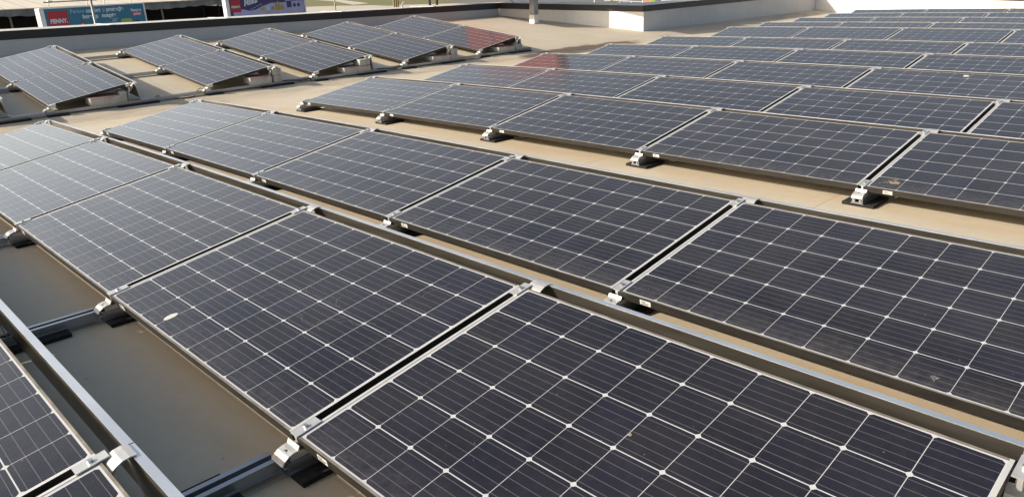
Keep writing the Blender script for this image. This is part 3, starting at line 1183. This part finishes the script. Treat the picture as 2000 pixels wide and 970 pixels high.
a1, b1 = Vector((-24.33, 5.55)), Vector((-25.41, 8.863))
h1 = 1.35
root, L1 = board_root("billboard", "teal billboard with a red logo square and two lines of white text", a1, b1, 0.985, h1)
w = MB()
w.box(0.07, L1, -0.03, 0.05, 0, h1, M['teal'])
w.build("board", root)
w = MB()
w.box(0.02, L1 + 0.03, -0.06, 0.08, h1, h1 + 0.035, M['white'])
w.build("frame_top", root)
w = MB()
w.box(L1 - 0.0, L1 + 0.035, -0.06, 0.08, -2.6, h1, M['white'])
w.build("post", root)
w = MB()
w.box(-0.07, 0.068, -0.10, 0.10, -3.9, h1 + 0.03, M['white'])
w.build("post", root)
w = MB()
w.box(0.20, 0.82, -0.037, -0.030, h1 - 0.70, h1 - 0.07, M['logored'])
lg = w.build("logo_square", root)
text_part("lettering", "PENNY.", 0.165, M['adwhite'], root, (0.50, -0.040, h1 - 0.41), 'CENTER', 0.15, 0.008, width=0.54)
for (tx, x_, z_, wd, mt, bd) in (("Pentru", 0.91, 0.165, 0.45, 'adpale', 0.0), ("confort", 1.43, 0.165, 0.49, 'adwhite', 0.006), ("și", 1.98, 0.165, 0.08, 'adpale', 0.0),
                                 ("protecție", 2.12, 0.165, 0.61, 'adwhite', 0.006), ("întreaga", 1.29, 0.335, 0.53, 'adwhite', 0.006),
                                 ("noapte", 1.93, 0.335, 0.49, 'adwhite', 0.006), ("360°", 2.24, 0.50, 0.22, 'adpale', 0.0)):
    text_part("lettering", tx, 0.168, M[mt], root, (x_, -0.034, h1 - z_), 'LEFT', 0, bd, width=wd)
text_part("lettering", "Pampers", 0.13, M['adwhite'], root, (3.185, -0.034, h1 - 0.225), 'CENTER', 0, 0.004, width=0.37)
n = 20


def pill(name, cx, cz, hw, r, m, y=-0.0335):
    w = MB()
    w.face([(cx + math.cos(2 * math.pi * (k + .5) / n) * r + (hw - r) * (1 if math.cos(2 * math.pi * (k + .5) / n) > 0 else -1), y, cz + math.sin(2 * math.pi * (k + .5) / n) * r) for k in range(n)], M[m])
    w.build(name, root)


pill("logo_pill", 3.20, h1 - 0.305, 0.18, 0.062, 'logored')
text_part("lettering", "pants", 0.125, M['adwhite'], root, (3.20, -0.036, h1 - 0.335), 'CENTER', 0, 0.004, width=0.27)
pill("lime_badge", 2.77, h1 - 0.50, 0.205, 0.075, 'lime')
pill("dark_disc", 3.15, h1 - 0.62, 0.13, 0.129, 'navy')
for px_, dz_ in ((1.17, 0.0), (1.52, 0.07)):
    w = MB()
    w.box(px_, px_ + 0.13, -0.036, -0.030, h1 - 0.72, h1 - 0.43 - dz_, M['logored'])
    w.box(px_ + 0.03, px_ + 0.10, -0.040, -0.036, h1 - 0.70, h1 - 0.48 - dz_, M['adwhite'])
    w.build("product_picture", root)
for (x0, x1) in ((0.10, 1.82), (1.90, 3.35)):
    w = MB()
    w.tube((x0, -0.12, h1 + 0.19), (x1, -0.12, h1 + 0.19), 0.018, M['postgrey'], 8)
    bar = w.build("lamp_bar", root)
    for xs_ in ((x0 + 0.17), (x1 - 0.32)):
        w = MB()
        w.tube((xs_, -0.05, h1 + 0.035), (xs_, -0.12, h1 + 0.18), 0.014, M['white'], 8)
        w.box(xs_ - 0.05, xs_ + 0.08, -0.17, -0.09, h1 + 0.205, h1 + 0.235, M['white'])
        w.build("lamp_stub", bar)

# lamp post in front of the board
w = MB()
q = at(181, 20, 0.95)
dirq = (q - CAM).normalized()
f = CAM + dirq * 24.5
w.tube((f.x, f.y, GZ), (f.x, f.y, 1.9), 0.036, M['postgrey'], 10, 0.032)
tag(w.build("lamp_post", smooth=True), "thin grey lamp post standing in front of the teal billboard", "lamp post")

# second billboard -------------------------------------------------------------
a2, b2 = Vector((-25.36, 11.637)), Vector((-25.843, 15.062))
h2, zt2 = 1.9, 1.50
root, L2 = board_root("billboard", "violet billboard with a red logo square over a lilac landscape", a2, b2, zt2, h2)
w = MB()
w.box(0.14, L2, -0.03, 0.05, 0, h2, M['navy'])
w.build("board", root)
w = MB()
w.box(0.0, 0.14, -0.10, 0.10, GZ - zt2 + h2, h2 + 0.03, M['white'])
w.build("post", root)
w = MB()
w.box(L2, L2 + 0.05, -0.06, 0.08, GZ - zt2 + h2, h2, M['white'])
w.build("post", root)
zz = h2 - (zt2 - 0.96)          # local height of the line at the top of the photograph
w = MB()
hill = [(0.30, -0.60), (0.30, -0.42), (0.72, -0.36), (1.0, -0.43), (1.25, -0.40), (1.55, -0.29), (1.95, -0.20), (2.5, -0.20), (3.0, -0.17), (L2 - 0.02, -0.17), (L2 - 0.02, -0.60)]
w.poly([(x, -0.034, zz + z) for x, z in hill], [tuple(range(len(hill)))], M['lilac'])
w.build("hill_picture", root)
w = MB()
w.box(0.22, 0.63, -0.041, -0.035, zz - 0.45, zz - 0.03, M['logored'])
w.build("logo_square", root)
text_part("lettering", "PENNY.", 0.105, M['adwhite'], root, (0.425, -0.044, zz - 0.30), 'CENTER', 0.15, 0.005, width=0.36)
o = text_part("lettering", "Milka", 0.30, M['adwhite'], root, (0.78, -0.036, zz - 0.26), 'LEFT', 0.35, 0.010, width=0.60)
o.rotation_euler = (math.pi / 2, -0.20, 0)
w = MB()
w.path([(1.00 + 0.045 * k, -0.034, zz - 0.40 + 0.016 * k + 0.026 * math.sin(k * 2.1)) for k in range(13)], 0.008, M['adpale'], 5)
w.build("script_line", root)
for (x, s_, h_, m) in ((1.58, 0.16, 0.13, 'gold'), (1.79, 0.18, 0.20, 'adpale'), (2.0, 0.18, 0.14, 'gold'), (2.22, 0.20, 0.32, 'gold'), (2.40, 0.18, 0.20, 'gold')):
    w = MB()
    w.face([(x - s_ / 2, -0.038, zz - 0.46), (x + s_ / 2, -0.038, zz - 0.46), (x + s_ / 2, -0.038, zz - 0.46 + h_ * 0.6), (x + 0.02, -0.038, zz - 0.46 + h_),
            (x - s_ / 2, -0.038, zz - 0.46 + h_ * 0.65)], M[m])
    w.build("product_picture", root)
w = MB()
w.box(2.64, 2.86, -0.038, -0.034, zz - 0.40, zz - 0.16, M['navy'])
w.face([(2.56, -0.0365, zz - 0.16), (2.94, -0.0365, zz - 0.16), (2.86, -0.0365, zz - 0.07), (2.66, -0.0365, zz - 0.07)], M['lilac'])
w.build("chalet_picture", root)
pill("dark_disc", 2.99, zz - 0.33, 0.07, 0.069, 'navy', -0.0385)
pill("dark_disc", 3.18, zz - 0.33, 0.07, 0.069, 'navy', -0.0385)
w = MB()
w.face([(3.02, -0.0365, zz - 0.20), (3.05, -0.0365, zz - 0.23), (3.40, -0.0365, zz + 0.02), (3.36, -0.0365, zz + 0.04)], M['lilac'])
w.build("beam_picture", root)

# thin pole on the verge, wooden stakes, small lamp box behind the coping
def pole(name, label, cat, u, v, dist, r, mat, top, group=None):
    dd = CR @ Vector(((u - 1000) / 1480.66, -(v - 485) / 1480.66, -1))
    f = CAM + dd / Vector((dd.x, dd.y)).length * dist
    w = MB()
    w.tube((f.x, f.y, GZ), (f.x, f.y, top), r, mat, 8)
    return tag(w.build(name), label, cat, group)


pole("sign_post", "thin pale post on the grass right of the violet billboard", "post", 654, 8, 60, 0.05, M['path'], 3.0)
pole("wooden_stake", "left one of three wooden stakes behind the parapet", "stake", 769, 4, 40, 0.045, M['wood'], 2.5, "wooden stakes behind the parapet")
pole("wooden_stake", "middle one of three wooden stakes behind the parapet", "stake", 773.3, 4, 40, 0.045, M['wood'], 2.5, "wooden stakes behind the parapet")
pole("wooden_stake", "right one of three wooden stakes behind the parapet", "stake", 777.3, 4, 40, 0.045, M['wood'], 2.5, "wooden stakes behind the parapet")
pole("bollard", "left one of two dark posts showing above the coping", "post", 839, 2, 45, 0.07, M['coping'], 1.4, "dark posts above the coping")
pole("bollard", "right one of two dark posts showing above the coping", "post", 853, 1, 45, 0.07, M['coping'], 0.62, "dark posts above the coping")
root = empty("floodlight", "small white square floodlight standing on the left parapet coping", "floodlight")
root.location = (-13.30, 10.42, 0.79)
root.rotation_euler = (0, 0, math.radians(-48))
w = MB()
vs = [(-0.095, 0, 0.02), (0.095, 0, 0.02), (0.13, 0.06, 0.115), (-0.06, 0.06, 0.115), (-0.095, 0.03, 0.02), (0.095, 0.03, 0.02), (0.13, 0.09, 0.115), (-0.06, 0.09, 0.115)]
w.poly(vs, [(0, 1, 2, 3), (7, 6, 5, 4), (0, 4, 5, 1), (1, 5, 6, 2), (2, 6, 7, 3), (3, 7, 4, 0)], M['white'])
w.build("housing", root)
w = MB()
w.face([(-0.07, -0.002, 0.032), (0.078, -0.002, 0.032), (0.103, 0.05, 0.104), (-0.045, 0.05, 0.104)], M['valance'])
w.build("lens", root)
w = MB()
w.box(-0.05, 0.05, 0.0, 0.03, -0.03, 0.021, M['white'])
w.build("bracket", root)

# things of the car park beyond the short wall
def pt(u, v, dist):
    dd = CR @ Vector(((u - 1000) / 1480.66, -(v - 485) / 1480.66, -1))
    return CAM + dd / Vector((dd.x, dd.y)).length * dist


root = empty("guard_rail", "white tubular guard rail beyond the sunlit wall end", "railing")
w = MB()
D = 24
A_, B_ = pt(1196, 1, D), pt(1257, 4.5, D)
w.tube(A_, B_, 0.014, M['white'], 8)
w.build("top_bar", root)
w = MB()
A2, B2 = pt(1216, 7, D), pt(1233, 6.5, D)
w.tube(pt(1216, 3.6, D), pt(1233, 3.6, D), 0.012, M['white'], 8)
w.build("lower_bar", root)
for u in (1161, 1210.5, 1233, 1255.5):
    w = MB()
    q = pt(u, -3 if u in (1161, 1255.5) else 3.5, D)
    w.tube((q.x, q.y, GZ), q, 0.016, M['white'], 8)
    w.build("post", root)
root = empty("display_bench", "yellow green panel with a white top beyond the short wall", "display")
w = MB()
a, b, c_ = pt(1184, 5, 26), pt(1200, 5, 26), pt(1184, 1.2, 26)
w.poly([a, b, pt(1200, 1.2, 26), c_, a + Vector((-.1, .2, 0)), b + Vector((-.1, .2, 0)), pt(1200, 1.2, 26) + Vector((-.1, .2, 0)), c_ + Vector((-.1, .2, 0))],
       [(0, 1, 2, 3), (7, 6, 5, 4), (0, 4, 5, 1), (1, 5, 6, 2), (2, 6, 7, 3), (3, 7, 4, 0)], M['yellow'])
w.build("front_panel", root)
w = MB()
a, b = pt(1180, 1.1, 26), pt(1193, 0.8, 26)
w.tube(a, b, 0.05, M['white'], 8)
w.build("top_roll", root)


def poster(label, u0, u1, v1, D, m1, m2, group="poster boards beyond the sunlit wall end"):
    root = empty("poster_board", label, "poster", group)
    th = Vector((-0.08, 0.1, 0))
    for nm, ua, ub, m in (("left_field", u0, u0 + (u1 - u0) * 0.62, m1), ("right_field", u0 + (u1 - u0) * 0.62, u1, m2)):
        w = MB()
        q = [pt(ua, v1, D), pt(ub, v1, D), pt(ub, -14, D), pt(ua, -14, D)]
        w.poly(q + [x + th for x in q], [(0, 1, 2, 3), (7, 6, 5, 4), (0, 4, 5, 1), (1, 5, 6, 2), (2, 6, 7, 3), (3, 7, 4, 0)], m)
        w.build("picture_field", root)
    w = MB()
    q = pt((u0 + u1) / 2, v1, D) + th * 0.5
    w.tube((q.x, q.y, GZ), q, 0.04, M['postgrey'], 8)
    w.build("post", root)


poster("orange and green poster board beyond the sunlit wall end", 1258, 1280, 6.0, 30, M['orange'], M['green'])
poster("white and green poster board behind the dark coping, right of the orange one", 1292, 1322, 4.5, 32, M['adwhite'], M['green'])

o = blot("pale_smear", M['scratch'], on_panel(2, 4, CX + 7.67 * PX, CY + 0.35 * PY), 0.006, 0.004, 21,
         "faint pale smear of dried splashes near the low edge of a third row panel", "smear", rot=1.2, rough=0.4, spokes=26)
# remove nothing, select nothing: matrices of parented parts follow their roots
bpy.context.view_layer.update()
